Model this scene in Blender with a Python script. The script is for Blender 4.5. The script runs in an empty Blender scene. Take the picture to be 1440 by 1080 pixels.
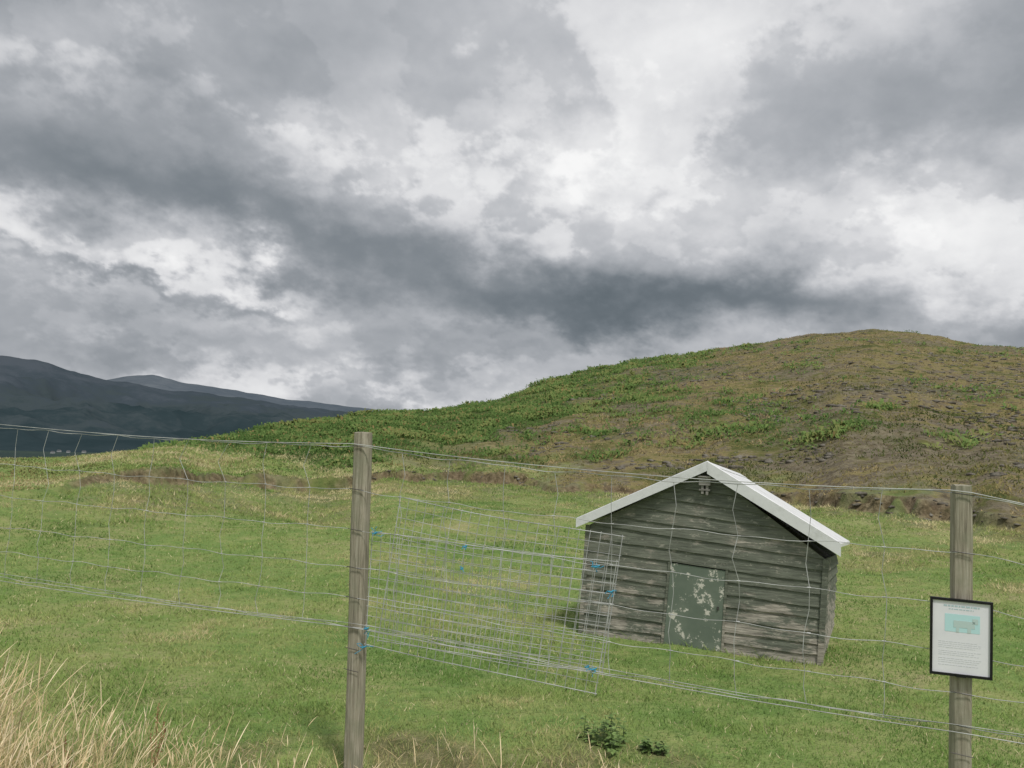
import bpy, math, numpy as np
from mathutils import Vector, Matrix
rng = np.random.default_rng(7)
scene = bpy.context.scene
COL = scene.collection

# ------------------------------------------------------------------ camera
FPX = 1130.0
PITCH = math.radians(4.55); ROLL = math.radians(2.0)
CAM = np.array([0, 0, 1.6])
f_ = np.array([0, math.cos(PITCH), math.sin(PITCH)])
r0 = np.array([1.0, 0, 0]); u0 = np.array([0, -math.sin(PITCH), math.cos(PITCH)])
R_ = math.cos(ROLL)*r0 + math.sin(ROLL)*u0
U_ = math.cos(ROLL)*u0 - math.sin(ROLL)*r0
def ray(px, py):
    return f_ + (px-720)/FPX*R_ + (540-py)/FPX*U_
cd = bpy.data.cameras.new("camera"); cam = bpy.data.objects.new("camera", cd); COL.objects.link(cam)
M = Matrix(((R_[0], U_[0], -f_[0], CAM[0]), (R_[1], U_[1], -f_[1], CAM[1]), (R_[2], U_[2], -f_[2], CAM[2]), (0, 0, 0, 1)))
cam.matrix_world = M
cd.sensor_width = 36; cd.lens = 36*FPX/1440; cd.clip_start = 0.05; cd.clip_end = 90000
scene.camera = cam
scene.view_settings.view_transform = 'Standard'; scene.view_settings.look = 'None'; scene.view_settings.exposure = 0

def azt(px, py):
    d = ray(px, py); h = math.hypot(d[0], d[1])
    return math.degrees(math.atan2(d[0], d[1])), d[2]/h
def hit_plane(px, py, p0, n):
    d = ray(px, py); s = np.dot(np.array(p0)-CAM, n)/np.dot(d, n)
    return CAM + d*s

# ------------------------------------------------------------------ noise
def vnoise(x, y, seed=0):
    xi = np.floor(x).astype(np.int64); yi = np.floor(y).astype(np.int64)
    xf = x-xi; yf = y-yi
    xf = xf*xf*xf*(xf*(xf*6-15)+10); yf = yf*yf*yf*(yf*(yf*6-15)+10)
    def h(a, b):
        n = (a*374761393 + b*668265263 + seed*1442695041) & 0xFFFFFFFF
        n = ((n ^ (n >> 13))*1274126177) & 0xFFFFFFFF
        n = (n ^ (n >> 16)) & 0xFFFFFF
        return n/float(0xFFFFFF)*2-1
    return (h(xi, yi)*(1-xf)+h(xi+1, yi)*xf)*(1-yf)+(h(xi, yi+1)*(1-xf)+h(xi+1, yi+1)*xf)*yf
def fbm(x, y, sc, octv=4, seed=0, rough=0.5):
    t = 0; a = 1; s = sc; tot = 0; cr, sr = math.cos(.6), math.sin(.6)
    for i in range(octv):
        xx = x*s+i*17.3; yy = y*s-i*9.1
        t = t+a*vnoise(xx*cr-yy*sr if i % 2 else xx, xx*sr+yy*cr if i % 2 else yy, seed+i); tot += a; a *= rough; s *= 2.03
    return t/tot
def sst(a, b, x):
    t = np.clip((x-a)/(b-a), 0, 1); return t*t*(3-2*t)

# ------------------------------------------------------------------ mesh helpers
def mesh_obj(name, V, Fc, mat=None, parent=None, tint=None, smooth=False):
    V = np.asarray(V, dtype=np.float32).reshape(-1, 3)
    me = bpy.data.meshes.new(name)
    if isinstance(Fc, np.ndarray):
        k = Fc.shape[1]; n = Fc.shape[0]
        me.vertices.add(len(V)); me.vertices.foreach_set("co", V.ravel())
        me.loops.add(n*k); me.loops.foreach_set("vertex_index", Fc.astype(np.int32).ravel())
        me.polygons.add(n); me.polygons.foreach_set("loop_start", np.arange(0, n*k, k, dtype=np.int32))
        me.update(calc_edges=True)
    else:
        me.from_pydata([tuple(map(float, v)) for v in V], [], [tuple(map(int, f)) for f in Fc]); me.update()
    if tint is not None:
        a = me.attributes.new("tint", 'FLOAT', 'POINT'); a.data.foreach_set("value", np.asarray(tint, dtype=np.float32))
    if smooth:
        me.polygons.foreach_set("use_smooth", np.ones(len(me.polygons), dtype=bool))
    if mat: me.materials.append(mat)
    ob = bpy.data.objects.new(name, me); COL.objects.link(ob)
    if parent: ob.parent = parent
    return ob
class Buf:
    def __init__(s): s.v = []; s.f = []; s.n = 0
    def add(s, vs, fs):
        s.v.extend([np.asarray(v, dtype=float) for v in vs]); s.f.extend([tuple(i+s.n for i in f) for f in fs]); s.n += len(vs)
    def tube(s, pts, r, n=5):
        pts = [np.asarray(p, dtype=float) for p in pts]; vs = []; fs = []
        m = len(pts)
        for i, p in enumerate(pts):
            d = pts[min(i+1, m-1)]-pts[max(i-1, 0)]; d = d/(np.linalg.norm(d)+1e-9)
            a = np.array([0, 0, 1.0]) if abs(d[2]) < .8 else np.array([0, 1.0, 0])
            e1 = np.cross(d, a); e1 /= np.linalg.norm(e1); e2 = np.cross(d, e1)
            rr = r[i] if hasattr(r, '__len__') else r
            for k in range(n):
                th = 2*math.pi*k/n; vs.append(p+rr*(math.cos(th)*e1+math.sin(th)*e2))
        for i in range(m-1):
            for k in range(n):
                fs.append((i*n+k, i*n+(k+1) % n, (i+1)*n+(k+1) % n, (i+1)*n+k))
        fs.append(tuple(range(n))[::-1]); fs.append(tuple((m-1)*n+k for k in range(n)))
        s.add(vs, fs)
    def box(s, c8):
        s.add(c8, [(0, 1, 2, 3), (7, 6, 5, 4), (0, 4, 5, 1), (1, 5, 6, 2), (2, 6, 7, 3), (3, 7, 4, 0)])
    def obj(s, name, mat, parent=None, smooth=False):
        return mesh_obj(name, np.array(s.v), s.f, mat, parent, smooth=smooth)
def empty(name, loc, label=None, cat=None):
    e = bpy.data.objects.new(name, None); COL.objects.link(e); e.location = loc; e.empty_display_size = .2
    if label: e["label"] = label
    if cat: e["category"] = cat
    return e
def parent_keep(ob, par):
    ob.parent = par; ob.matrix_parent_inverse = Matrix.Translation(-Vector(par.location))

# ------------------------------------------------------------------ material helpers
class NT:
    def __init__(s, nt): s.nt = nt; nt.nodes.clear()
    def n(s, typ, ins=None, **kw):
        nd = s.nt.nodes.new(typ)
        for k, v in kw.items(): setattr(nd, k, v)
        for k, v in (ins or {}).items():
            if isinstance(v, bpy.types.NodeSocket): s.nt.links.new(v, nd.inputs[k])
            else: nd.inputs[k].default_value = v
        return nd
    def math(s, op, a, b=0.0, c=0.0, clamp=False):
        nd = s.n('ShaderNodeMath', {0: a, 1: b, 2: c}, operation=op); nd.use_clamp = clamp; return nd.outputs[0]
    def noise(s, vec, scale, detail=4, rough=.55, dist=0.0):
        return s.n('ShaderNodeTexNoise', {'Vector': vec, 'Scale': scale, 'Detail': detail, 'Roughness': rough, 'Distortion': dist}).outputs['Fac']
    def ramp(s, fac, stops, interp='LINEAR'):
        nd = s.n('ShaderNodeValToRGB', {'Fac': fac}); cr = nd.color_ramp; cr.interpolation = interp
        while len(cr.elements) < len(stops): cr.elements.new(0.5)
        for e, (p, c) in zip(cr.elements, stops): e.position = p; e.color = (*c, 1)
        return nd.outputs['Color']
    def mix(s, fac, a, b, blend='MIX'):
        nd = s.n('ShaderNodeMix', data_type='RGBA', blend_type=blend)
        for i, v in ((0, fac), (6, a), (7, b)):
            if isinstance(v, bpy.types.NodeSocket): s.nt.links.new(v, nd.inputs[i])
            else: nd.inputs[i].default_value = v if i == 0 or len(v) == 4 else (*v, 1)
        return nd.outputs[2]
    def mr(s, v, a, b, c=0.0, d=1.0, smooth=True):
        return s.n('ShaderNodeMapRange', {'Value': v, 'From Min': a, 'From Max': b, 'To Min': c, 'To Max': d}, interpolation_type='SMOOTHSTEP' if smooth else 'LINEAR').outputs[0]
    def bsdf(s, color, rough=.85, bump=None, bstr=.3, bdist=.02, metal=0.0, spec=.3):
        ins = {'Base Color': color if isinstance(color, bpy.types.NodeSocket) else (*color, 1), 'Roughness': rough, 'Metallic': metal, 'Specular IOR Level': spec}
        b = s.n('ShaderNodeBsdfPrincipled', ins)
        if bump is not None:
            bp = s.n('ShaderNodeBump', {'Height': bump, 'Strength': bstr, 'Distance': bdist}); s.nt.links.new(bp.outputs[0], b.inputs['Normal'])
        o = s.n('ShaderNodeOutputMaterial'); s.nt.links.new(b.outputs[0], o.inputs[0])
def newmat(name):
    m = bpy.data.materials.new(name); m.use_nodes = True; return m, NT(m.node_tree)

# ------------------------------------------------------------------ fence line + shed key positions
FL = np.array([-0.78, 4.0, 0]); FR = np.array([1.68, 3.03, 0])
fdir = (FR-FL)/np.linalg.norm(FR-FL); fn = np.array([fdir[1], -fdir[0], 0])   # toward camera
if np.dot(fn, -FL) < 0: fn = -fn
def FP(px, py, off=0.0):
    return hit_plane(px, py, FL-fn*off, fn)

PL = CAM+ray(818, 893)*7.85; PR = CAM+ray(1150, 937)*6.93
sx = PR-PL; sx[2] = 0; sx /= np.linalg.norm(sx)
sy = np.array([-sx[1], sx[0], 0])
if sy[1] < 0: sy = -sy
def SP(px, py, off=0.0):
    p = hit_plane(px, py, PL-sy*off, sy); return np.array([np.dot(p-PL, sx), p[2]])
def SW(a, z, b=0.0):
    p = PL+sx*a+sy*b; return np.array([p[0], p[1], z])
DEP = 1.6

# ------------------------------------------------------------------ terrain
sil = [(-200, 700), (0, 657), (90, 648), (180, 635), (330, 613), (440, 597), (530, 584), (620, 572), (700, 559), (780, 535), (850, 518), (950, 501), (1010, 490), (1100, 475), (1150, 467), (1230, 465), (1300, 473), (1350, 483), (1440, 492), (1700, 540)]
sil_r = [24, 28, 32, 36, 46, 54, 60, 66, 70, 76, 80, 85, 88, 93, 96, 96, 95, 93, 90, 80]
bk = [(-200, 700), (0, 684), (170, 666), (300, 670), (460, 684), (560, 666), (700, 672), (850, 682), (1070, 692), (1200, 698), (1440, 722), (1700, 749)]
bk_r = [14, 17, 20, 22, 24, 26, 26, 25, 23, 22, 20, 18]
SA = np.array([azt(*p) for p in sil]); BA = np.array([azt(*p) for p in bk])
azS = np.concatenate([[-180, -110], SA[:, 0], [110, 180]]); tS = np.concatenate([[-.01, -.01], SA[:, 1], [-.01, -.01]]); rS = np.concatenate([[60, 60], sil_r, [60, 60]])
azB = np.concatenate([[-180, -110], BA[:, 0], [110, 180]]); tB = np.concatenate([[-.04, -.04], BA[:, 1], [-.04, -.04]]); rB = np.concatenate([[20, 20], bk_r, [20, 20]])
def azof(p): return math.degrees(math.atan2(p[0], p[1]))
azZ = np.array([-180, -90, -33, -10, azof(PL), azof(PR), 33, 90, 180]); zZ = np.array([0, 0, -.05, -.14, PL[2]+.02, PR[2]+.02, PR[2]-.04, 0, 0])
def params(az, r):
    rb = np.interp(az, azB, rB)+fbm(az*.22, az*0, 1.0, 3, 3, .5)*1.6
    zb = 1.6+np.interp(az, azB, tB)*np.interp(az, azB, rB)-.25
    rc = np.interp(az, azS, rS); zc = 1.6+np.interp(az, azS, tS)*rc
    hb = .17+.22*sst(-.5, .4, fbm(az*.2+5, az*0+2.2, 1.0, 3, 9))
    hb = hb*(.3+.7*sst(-30, -22, az))
    return rb, zb, rc, zc, hb
def bankedge(x, y, rb): return rb+fbm(x, y, .7, 4, 14, .6)*.9
def H(x, y, micro=True):
    x = np.asarray(x, dtype=float); y = np.asarray(y, dtype=float)
    az = np.degrees(np.arctan2(x, y)); r = np.hypot(x, y)
    rb, zb, rc, zc, hb = params(az, r)
    rbj = bankedge(x, y, rb)
    zs = np.interp(az, azZ, zZ)
    z = zs*sst(4.4, 7.4, r)
    z = z+(zb-zs)*np.where(r > 9.5, ((np.clip((r-9.5)/(rb-9.5), 0, 1)))**1.15, 0)
    z = z+hb*sst(0, .32, r-rbj)
    s = np.clip((r-rb-.5)/(rc-rb-.5), 0, 1)
    k = .15
    z = z+(zc-(zb+hb))*((1+k)*s-k*s*s)*(r > rb)
    d = np.clip(r-rc, 0, None)
    z = z-.17*d-.0006*d*d
    z = np.maximum(z, -60+2*fbm(x, y, .003, 3, 4))
    onhill = sst(0, 12, r-rb)*(1-sst(300, 600, r))
    z = z+onhill*(fbm(x, y, .09, 4, 11)*.5+fbm(x, y, .5, 4, 12)*.26*sst(-10, 0, az))
    fld = (1-sst(-1, 3, r-rb))
    z = z+fld*(fbm(x, y, .22, 4, 21)*.28*sst(9.5, 14, r)+fbm(x, y, 1.1, 4, 23)*.09*sst(6, 1, rb-r)+fbm(x, y, 2.2, 3, 22)*.022*sst(1, 4, r))
    return z
def ground_at(px, py, rmax=120):
    d = ray(px, py); s = np.linspace(2.5, rmax, 6000)
    P = CAM[None]+d[None]*s[:, None]; h = H(P[:, 0], P[:, 1]); i = np.argmax(P[:, 2] < h)
    return np.array([P[i, 0], P[i, 1], h[i]])
thr_az = [azt(240, 600)[0], azt(420, 600)[0], azt(600, 600)[0], azt(760, 600)[0], azt(880, 560)[0], azt(1000, 500)[0], azt(1100, 500)[0]]
PATCH = []
def bracken_mask(az, r):
    rb, zb, rc, zc, hb = params(az, r); s = (r-rb)/(rc-rb)
    x = r*np.sin(np.radians(az)); y = r*np.cos(np.radians(az))
    thr = np.interp(az, thr_az, [.85, .2, .2, .34, .52, .78, 1.4])
    n = fbm(x, y, .13, 5, 31, .68)
    m = sst(-.16, .24, s-thr+n*.6)
    left = sst(azt(180, 600)[0], azt(400, 600)[0], az)
    m = m*left*(s > .03)
    n2 = fbm(x, y, .2, 5, 37, .65)
    m = np.maximum(m, sst(.05, .6, n2)*(s > .05)*sst(1.0, .9, s)*(az > -14)*.3*(1-.5*sst(15, 25, az)))
    for (qx, qy, rad) in PATCH:
        m = np.maximum(m, .42*sst(1.4, .0, np.hypot(x-qx, y-qy)/rad+n*1.4))
    m = m*(1-sst(1.0, 1.05, s))
    return np.clip(m, 0, 1), s
_ps = []
for px, py, rad in [(1075, 603, 2.2), (1180, 600, 1.8), (1010, 582, 2.4), (1430, 500, 4.0), (1270, 472, 2.6), (1240, 575, 1.0), (905, 560, 3), (860, 610, 1.6), (720, 650, 1.3)]:
    g = ground_at(px, py) if py > 510 else None
    if g is None:
        a = azt(px, py)[0]; rr = np.interp(a, azS, rS)-2; g = (rr*math.sin(math.radians(a)), rr*math.cos(math.radians(a)))
    _ps.append((g[0], g[1], rad))
PATCH = _ps

az_f = np.arange(-48, 48.01, .17); az_o = np.concatenate([np.arange(-180, -48, 4.0), az_f, np.arange(50, 180.1, 4.0)])
az_o[-1] = 180.0
rr = np.concatenate([[0.02, .6, 1.3, 2.0, 2.6], np.arange(3.0, 15, .11), np.arange(15, 30, .075), np.arange(30, 108, .4), np.geomspace(109, 500, 40), np.geomspace(530, 30000, 40)])
A, Rr = np.meshgrid(az_o, rr)
X = Rr*np.sin(np.radians(A)); Y = Rr*np.cos(np.radians(A)); Z = H(X, Y)
na = len(az_o); nr = len(rr)
def gridfaces(n0, n1):
    idx = np.arange(n0*n1).reshape(n0, n1)
    return np.stack([idx[:-1, :-1], idx[:-1, 1:], idx[1:, 1:], idx[1:, :-1]], -1).reshape(-1, 4)[:, ::-1]
ground = mesh_obj("ground", np.stack([X, Y, Z], -1).reshape(-1, 3), gridfaces(nr, na), smooth=True)
ground["kind"] = "structure"
bm_, s_ = bracken_mask(A, Rr)
rb, zb, rc, zc, hb = params(A, Rr)
rbj = bankedge(X, Y, rb)
soil = sst(-.08, .04, Rr-rbj)*(1-sst(.2, .45, Rr-rbj+fbm(X, Y, 3, 3, 16)*.15))*sst(.1, .18, hb)*sst(-.45, .1, fbm(X, Y, 1.1, 4, 15, .65))*.85
def soilfront(x, y):
    return sst(1.0, .25, np.hypot((x+.35)/1.5, (y-4.15)/.5)+fbm(x, y, 2.2, 4, 71, .6)*1.0)
soil2 = soilfront(X, Y)
soil = np.maximum(soil, soil2*.6)
rough = sst(-7, -.5, Rr-rbj+fbm(X, Y, .45, 5, 79, .65)*7)*(Rr < rb+.5)*sst(-34, -22, A)*.62
hillm = np.maximum(rough, sst(-2, 6, Rr-rb+6*sst(-2, 12, A)*(Rr > rb+.3)+fbm(X, Y, .4, 5, 77, .6)*9)*sst(azt(330, 600)[0], azt(760, 600)[0], A+fbm(X, Y, .1, 3, 78)*12))
far = sst(300, 700, Rr)
ca = ground.data.attributes.new("zone", 'FLOAT_COLOR', 'POINT')
ca.data.foreach_set("color", np.stack([bm_, hillm, soil, far], -1).astype(np.float32).ravel())

m, t = newmat("ground_material")
tc = t.n('ShaderNodeTexCoord').outputs['Object']
zone = t.n('ShaderNodeAttribute', attribute_name="zone"); sep = t.n('ShaderNodeSeparateColor', {0: zone.outputs['Color']})
n1 = t.noise(tc, .45, 5, .65); n2 = t.noise(tc, 5, 4, .65)
fv = t.math('ADD', t.math('MULTIPLY', n1, .65), t.math('MULTIPLY', n2, .35))
field = t.ramp(fv, [(.36, (.115, .2, .052)), (.46, (.175, .25, .076)), (.54, (.24, .28, .1)), (.64, (.33, .305, .16))])
hn2 = t.noise(tc, 1.3, 6, .75); hn = t.noise(tc, .3, 4, .65)
hv = t.math('ADD', t.math('MULTIPLY', hn, .5), t.math('MULTIPLY', hn2, .5))
hill = t.ramp(hv, [(.38, (.065, .08, .026)), (.45, (.135, .13, .048)), (.5, (.23, .19, .088)), (.55, (.14, .11, .062)), (.6, (.28, .23, .125))])
rkm = t.mr(t.math('ADD', t.math('MULTIPLY', hn2, .6), t.math('MULTIPLY', t.noise(tc, .13, 2, .5), .4)), .48, .54)
hill = t.mix(t.math('MULTIPLY', rkm, .6), hill, t.ramp(t.noise(tc, 3, 5, .85), [(.4, (.05, .043, .034)), (.6, (.21, .19, .155))]))
c = t.mix(sep.outputs[1], field, hill)
c = t.mix(t.math('MULTIPLY', sep.outputs[0], .75), c, t.ramp(hn2, [(.35, (.04, .07, .022)), (.65, (.11, .16, .045))]))
c = t.mix(sep.outputs[2], c, t.ramp(n2, [(.35, (.065, .046, .03)), (.5, (.15, .11, .07)), (.65, (.27, .215, .14))]))
farc = t.ramp(t.noise(tc, .004, 4, .6), [(.4, (.022, .04, .038)), (.55, (.032, .052, .044)), (.62, (.055, .08, .055))])
c = t.mix(zone.outputs['Alpha'], c, farc)
t.bsdf(c, .95, t.math('ADD', n2, t.math('MULTIPLY', hn2, 2.0)), .9, .07, spec=.1)
ground.data.materials.append(m)

# ------------------------------------------------------------------ foliage materials: thin leaves that both reflect and let light through
def foliage(name, stops, k=.45, tr=.7):
    m, t = newmat(name)
    a = t.n('ShaderNodeAttribute', attribute_name="tint").outputs['Fac']
    gn = t.n('ShaderNodeNewGeometry').outputs['Normal']
    sc = t.n('ShaderNodeVectorMath', {0: gn, 1: (k, k, k)}, operation='MULTIPLY').outputs[0]
    ad = t.n('ShaderNodeVectorMath', {0: sc, 1: (0, 0, 1)}, operation='ADD').outputs[0]
    nn = t.n('ShaderNodeVectorMath', {0: ad}, operation='NORMALIZE').outputs[0]
    col = t.ramp(a, stops)
    d = t.n('ShaderNodeBsdfDiffuse', {'Color': col, 'Normal': nn})
    tl = t.n('ShaderNodeBsdfTranslucent', {'Color': t.mix(tr, (0, 0, 0), col)})
    s = t.n('ShaderNodeAddShader', {0: d.outputs[0], 1: tl.outputs[0]}); o = t.n('ShaderNodeOutputMaterial', {0: s.outputs[0]})
    return m
grass_m = foliage("grass_material", [(0, (.08, .145, .036)), (.35, (.15, .23, .064)), (.65, (.235, .28, .098)), (.85, (.36, .325, .165)), (1, (.52, .46, .29))])
brack_m = foliage("bracken_material", [(0, (.03, .058, .018)), (.5, (.07, .12, .035)), (.85, (.13, .19, .062)), (1, (.22, .165, .075))], .6, .8)
heath_m = foliage("heath_material", [(0, (.05, .072, .022)), (.3, (.11, .12, .042)), (.55, (.205, .175, .076)), (.8, (.32, .26, .14)), (1, (.15, .11, .065))], .6)
dry_m = foliage("dry_grass_material", [(0, (.13, .15, .05)), (.3, (.3, .24, .11)), (.6, (.52, .41, .23)), (1, (.8, .67, .47))], .8, .4)

def blades(P, h, w, lean, tint, ang=None):
    n = len(P); ang = rng.uniform(0, 2*math.pi, n) if ang is None else ang
    la = rng.uniform(0, 2*math.pi, n)
    dx = np.cos(ang)*w/2; dy = np.sin(ang)*w/2
    V = np.zeros((n, 3, 3)); V[:, 0] = P; V[:, 1] = P; V[:, 2] = P
    V[:, 0, 0] -= dx; V[:, 0, 1] -= dy; V[:, 1, 0] += dx; V[:, 1, 1] += dy
    V[:, 0, 2] -= .01; V[:, 1, 2] -= .01
    V[:, 2, 0] += np.cos(la)*lean*h; V[:, 2, 1] += np.sin(la)*lean*h; V[:, 2, 2] += h
    return V.reshape(-1, 3), np.repeat(tint, 3)
def scatter(n, r0_, r1_, a0=-36, a1=36):
    az = rng.uniform(a0, a1, n); r = r0_*np.exp(rng.uniform(0, 1, n)*math.log(r1_/r0_)); return az, r
SPW = np.linalg.norm((PR-PL)[:2])
def inshed(x, y, mg=0.03):
    a = (x-PL[0])*sx[0]+(y-PL[1])*sx[1]; b = (x-PL[0])*sy[0]+(y-PL[1])*sy[1]
    return (a > -mg) & (a < SPW+mg) & (b > mg) & (b < DEP)
def shedmargin(x, y):
    a = (x-PL[0])*sx[0]+(y-PL[1])*sx[1]; b = (x-PL[0])*sy[0]+(y-PL[1])*sy[1]
    return np.hypot(np.maximum(np.maximum(-a, a-SPW), 0), np.maximum(np.maximum(-b, b-DEP), 0))
# field grass
az, r = scatter(450000, 3.3, 34)
x = r*np.sin(np.radians(az)); y = r*np.cos(np.radians(az)); z = H(x, y)
rb_, *_r = params(az, r); be_ = bankedge(x, y, rb_)
pn = fbm(x, y, .6, 5, 41, .65); pn2 = fbm(x, y, 3, 3, 42); sf = soilfront(x, y)
keep = (~inshed(x, y)) & ((r < be_-.05) | ((r > be_+.25) & ((az < -9) | ((r < be_+2) & (az < 2))))) & (pn2+rng.uniform(-.6, .9, len(x)) > -.35) & (rng.uniform(0, 1, len(x)) > sf*.7)
x, y, z, r, pn, pn2, az, be_ = [q[keep] for q in (x, y, z, r, pn, pn2, az, be_)]
rgh = sst(-7, -.5, r-be_+fbm(x, y, .45, 5, 79, .65)*7)*sst(-34, -22, az)
h = (.010+.018*rng.random(len(x))**2)*(1+1.4*np.clip(pn2, 0, 1))*(1+r*.012)*(1+2.2*np.exp(-shedmargin(x, y)/.05)*(rng.random(len(x)) < .6))*(1+1.4*rgh)
tint = np.clip(.42+pn*.85+pn2*.14+rng.normal(0, .07, len(x))+.05*sst(8, 24, r)+.42*rgh*sst(-.5, .3, fbm(x, y, 1.2, 4, 43, .6)), 0, .92)
tint = np.where(rng.random(len(x)) < .03, .98, tint)
V, T = blades(np.stack([x, y, z], 1), h, .0033+.0010*r, rng.uniform(.3, 1.8, len(x)), tint)
g = mesh_obj("field_grass", V, np.arange(len(V)).reshape(-1, 3), grass_m, tint=T); g["kind"] = "stuff"
# heath tufts on hill
az, r = scatter(280000, 17, 100)
rb_, zb_, rc_, zc_, hb_ = params(az, r); bmk, ss = bracken_mask(az, r)
x = r*np.sin(np.radians(az)); y = r*np.cos(np.radians(az))
pn = fbm(x, y, .3, 5, 51, .65); pn2 = fbm(x, y, 1.3, 3, 52); pr_ = fbm(x, y, .5, 4, 53, .65)
keep = (r > rb_+.4) & (ss < 1.03) & (pn2+rng.uniform(-.6, .8, len(x)) > -.05) & (rng.random(len(x)) > bmk*.5) & (pr_ < .14+rng.normal(0, .08, len(x))+(az < -9)+.2*sst(.6, .9, ss))
x, y, r, pn, pn2, az, ss = [q[keep] for q in (x, y, r, pn, pn2, az, ss)]
z = H(x, y)
h = (.025+.07*rng.random(len(x))**2)*(1+.8*np.clip(pn2, 0, 1))*np.where(az < -9, .5, 1)
tint = np.clip(.45+pn*.95+pn2*.25+rng.normal(0, .08, len(x))-.05*sst(.25, 0, ss)+.16*sst(.6, .95, ss)*(az > 2), 0, .96)
V, T = blades(np.stack([x, y, z], 1), h, .02+.0012*r, rng.uniform(.3, 1.4, len(x)), tint)
g = mesh_obj("heath_grass", V, np.arange(len(V)).reshape(-1, 3), heath_m, tint=T); g["kind"] = "stuff"
# bracken fronds
az, r = scatter(210000, 18, 100)
bmk, ss = bracken_mask(az, r)
x = r*np.sin(np.radians(az)); y = r*np.cos(np.radians(az)); cn = fbm(x, y, .55, 5, 61, .62)
keep = rng.random(len(x)) < bmk*(.25+1.8*np.clip(cn+.2, 0, 1))
x, y, cn, r = x[keep], y[keep], cn[keep], r[keep]; z = H(x, y); n = len(x)
nf = 6; sz = (.1+.13*rng.random(n))*(1+1.0*cn)*(.75+.006*r)
ph = rng.uniform(0, 6.283, (n, nf)); L = sz[:, None]*rng.uniform(.7, 1.3, (n, nf)); up = rng.uniform(.3, 1.1, (n, nf))
c, s = np.cos(ph), np.sin(ph)
V = np.zeros((n, nf, 4, 3)); B = np.stack([x, y, z], 1)[:, None, :]+rng.normal(0, .14, (n, nf, 3))*[1, 1, .35]
V[:, :, 0] = B
w = .2*L
V[:, :, 1] = B+np.stack([c*L*.45-s*w, s*L*.45+c*w, L*up*.8], -1)
V[:, :, 2] = B+np.stack([c*L*1.0, s*L*1.0, L*up*.75], -1)
V[:, :, 3] = B+np.stack([c*L*.45+s*w, s*L*.45-c*w, L*up*.8], -1)
T = np.clip(.5+cn[:, None]*1.0+rng.normal(0, .12, (n, nf)), 0, .9); T = np.where(rng.random((n, nf)) < .04, 1, T)
V = V.reshape(-1, 3)
g = mesh_obj("bracken", V, np.arange(len(V)).reshape(-1, 4), brack_m, tint=np.repeat(T.ravel(), 4)); g["kind"] = "stuff"

# rocks on the hill
m, t = newmat("rock_material"); tc = t.n('ShaderNodeTexCoord').outputs['Object']
rn = t.noise(tc, 4, 4, .7)
t.bsdf(t.ramp(rn, [(.35, (.08, .07, .056)), (.55, (.18, .165, .138)), (.7, (.28, .26, .22))]), .95, rn, .6, .05, spec=.1); rock_m = m
import bmesh
bmx = bmesh.new(); bmesh.ops.create_icosphere(bmx, subdivisions=1, radius=1); iv = np.array([v.co[:] for v in bmx.verts]); ifc = np.array([[v.index for v in f.verts] for f in bmx.faces]); bmx.free()
az, r = scatter(32000, 18, 98, -12, 36)
x = r*np.sin(np.radians(az)); y = r*np.cos(np.radians(az)); rn_ = fbm(x, y, .16, 5, 81, .6)
rb_, zb_, rc_, zc_, hb_ = params(az, r); ss = (r-rb_)/(rc_-rb_); be_ = bankedge(x, y, rb_)
keep = (((rn_+.1*sst(15, 28, az) > .05) & (ss > .05) & (az > -4)) | ((abs(r-be_-.2) < .25) & (hb_ > .2))) & (ss < .97) & (rng.random(len(x)) < .6)
x, y, r, ss = x[keep], y[keep], r[keep], ss[keep]; n = len(x); z = H(x, y)
S = (.025+.13*rng.random(n)**3)*np.where(ss < .05, .6, 1)
V = iv[None]*(1+rng.normal(0, .22, (n, len(iv), 1)))*np.stack([S*rng.uniform(.8, 1.8, n), S*rng.uniform(.8, 1.4, n), S*.5], 1)[:, None, :]+np.stack([x, y, z], 1)[:, None, :]
Fi = (ifc[None]+(np.arange(n)*len(iv))[:, None, None]).reshape(-1, 3)
g = mesh_obj("hillside_rocks", V.reshape(-1, 3), Fi, rock_m); g["kind"] = "stuff"

# ------------------------------------------------------------------ foreground dry grass
def drystems(pts, name):
    Vs = []; Ts = []; Fs = []; base = 0
    SS = [0, .2, .4, .6, .72, .78, .85, .93, 1.0]; SW_ = [None]*5+[.0011, .0019, .0015, .0004]
    for (x, y, hmx, la, lnb) in pts:
        z = float(H(x, y)); hh = hmx; ln = lnb*rng.uniform(.5, 1.3)
        dirx, diry = math.cos(la), math.sin(la); px_, py_ = rng.normal(0, 1, 2); q = math.hypot(px_, py_); px_ /= q; py_ /= q
        w = rng.uniform(.0003, .0007); tt = np.clip(rng.normal(.58, .2), .03, 1)
        seed_h = rng.random() < .65 and hh > .12
        if seed_h: w *= .8
        sw = rng.uniform(.7, 1.3)
        for k, s in enumerate(SS):
            ww = w*(1-s*.5)
            if seed_h and k >= 5: ww = SW_[k]*sw
            cx = x+dirx*ln*hh*s**2.4; cy = y+diry*ln*hh*s**2.4; cz = z-.01+hh*(s-.3*ln*s**3)
            Vs += [(cx-px_*ww, cy-py_*ww, cz), (cx+px_*ww, cy+py_*ww, cz)]; Ts += [min(1, tt*(.4+.6*s)+(.18 if seed_h and k >= 5 else 0))]*2
        K = len(SS)-1
        for k in range(K): b = base+2*k; Fs.append((b, b+1, b+3, b+2))
        base += 2*(K+1)
    V = np.array(Vs); g = mesh_obj(name, V, np.array(Fs), dry_m, tint=Ts); g["kind"] = "stuff"
pts = []
nt_ = 0
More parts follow.
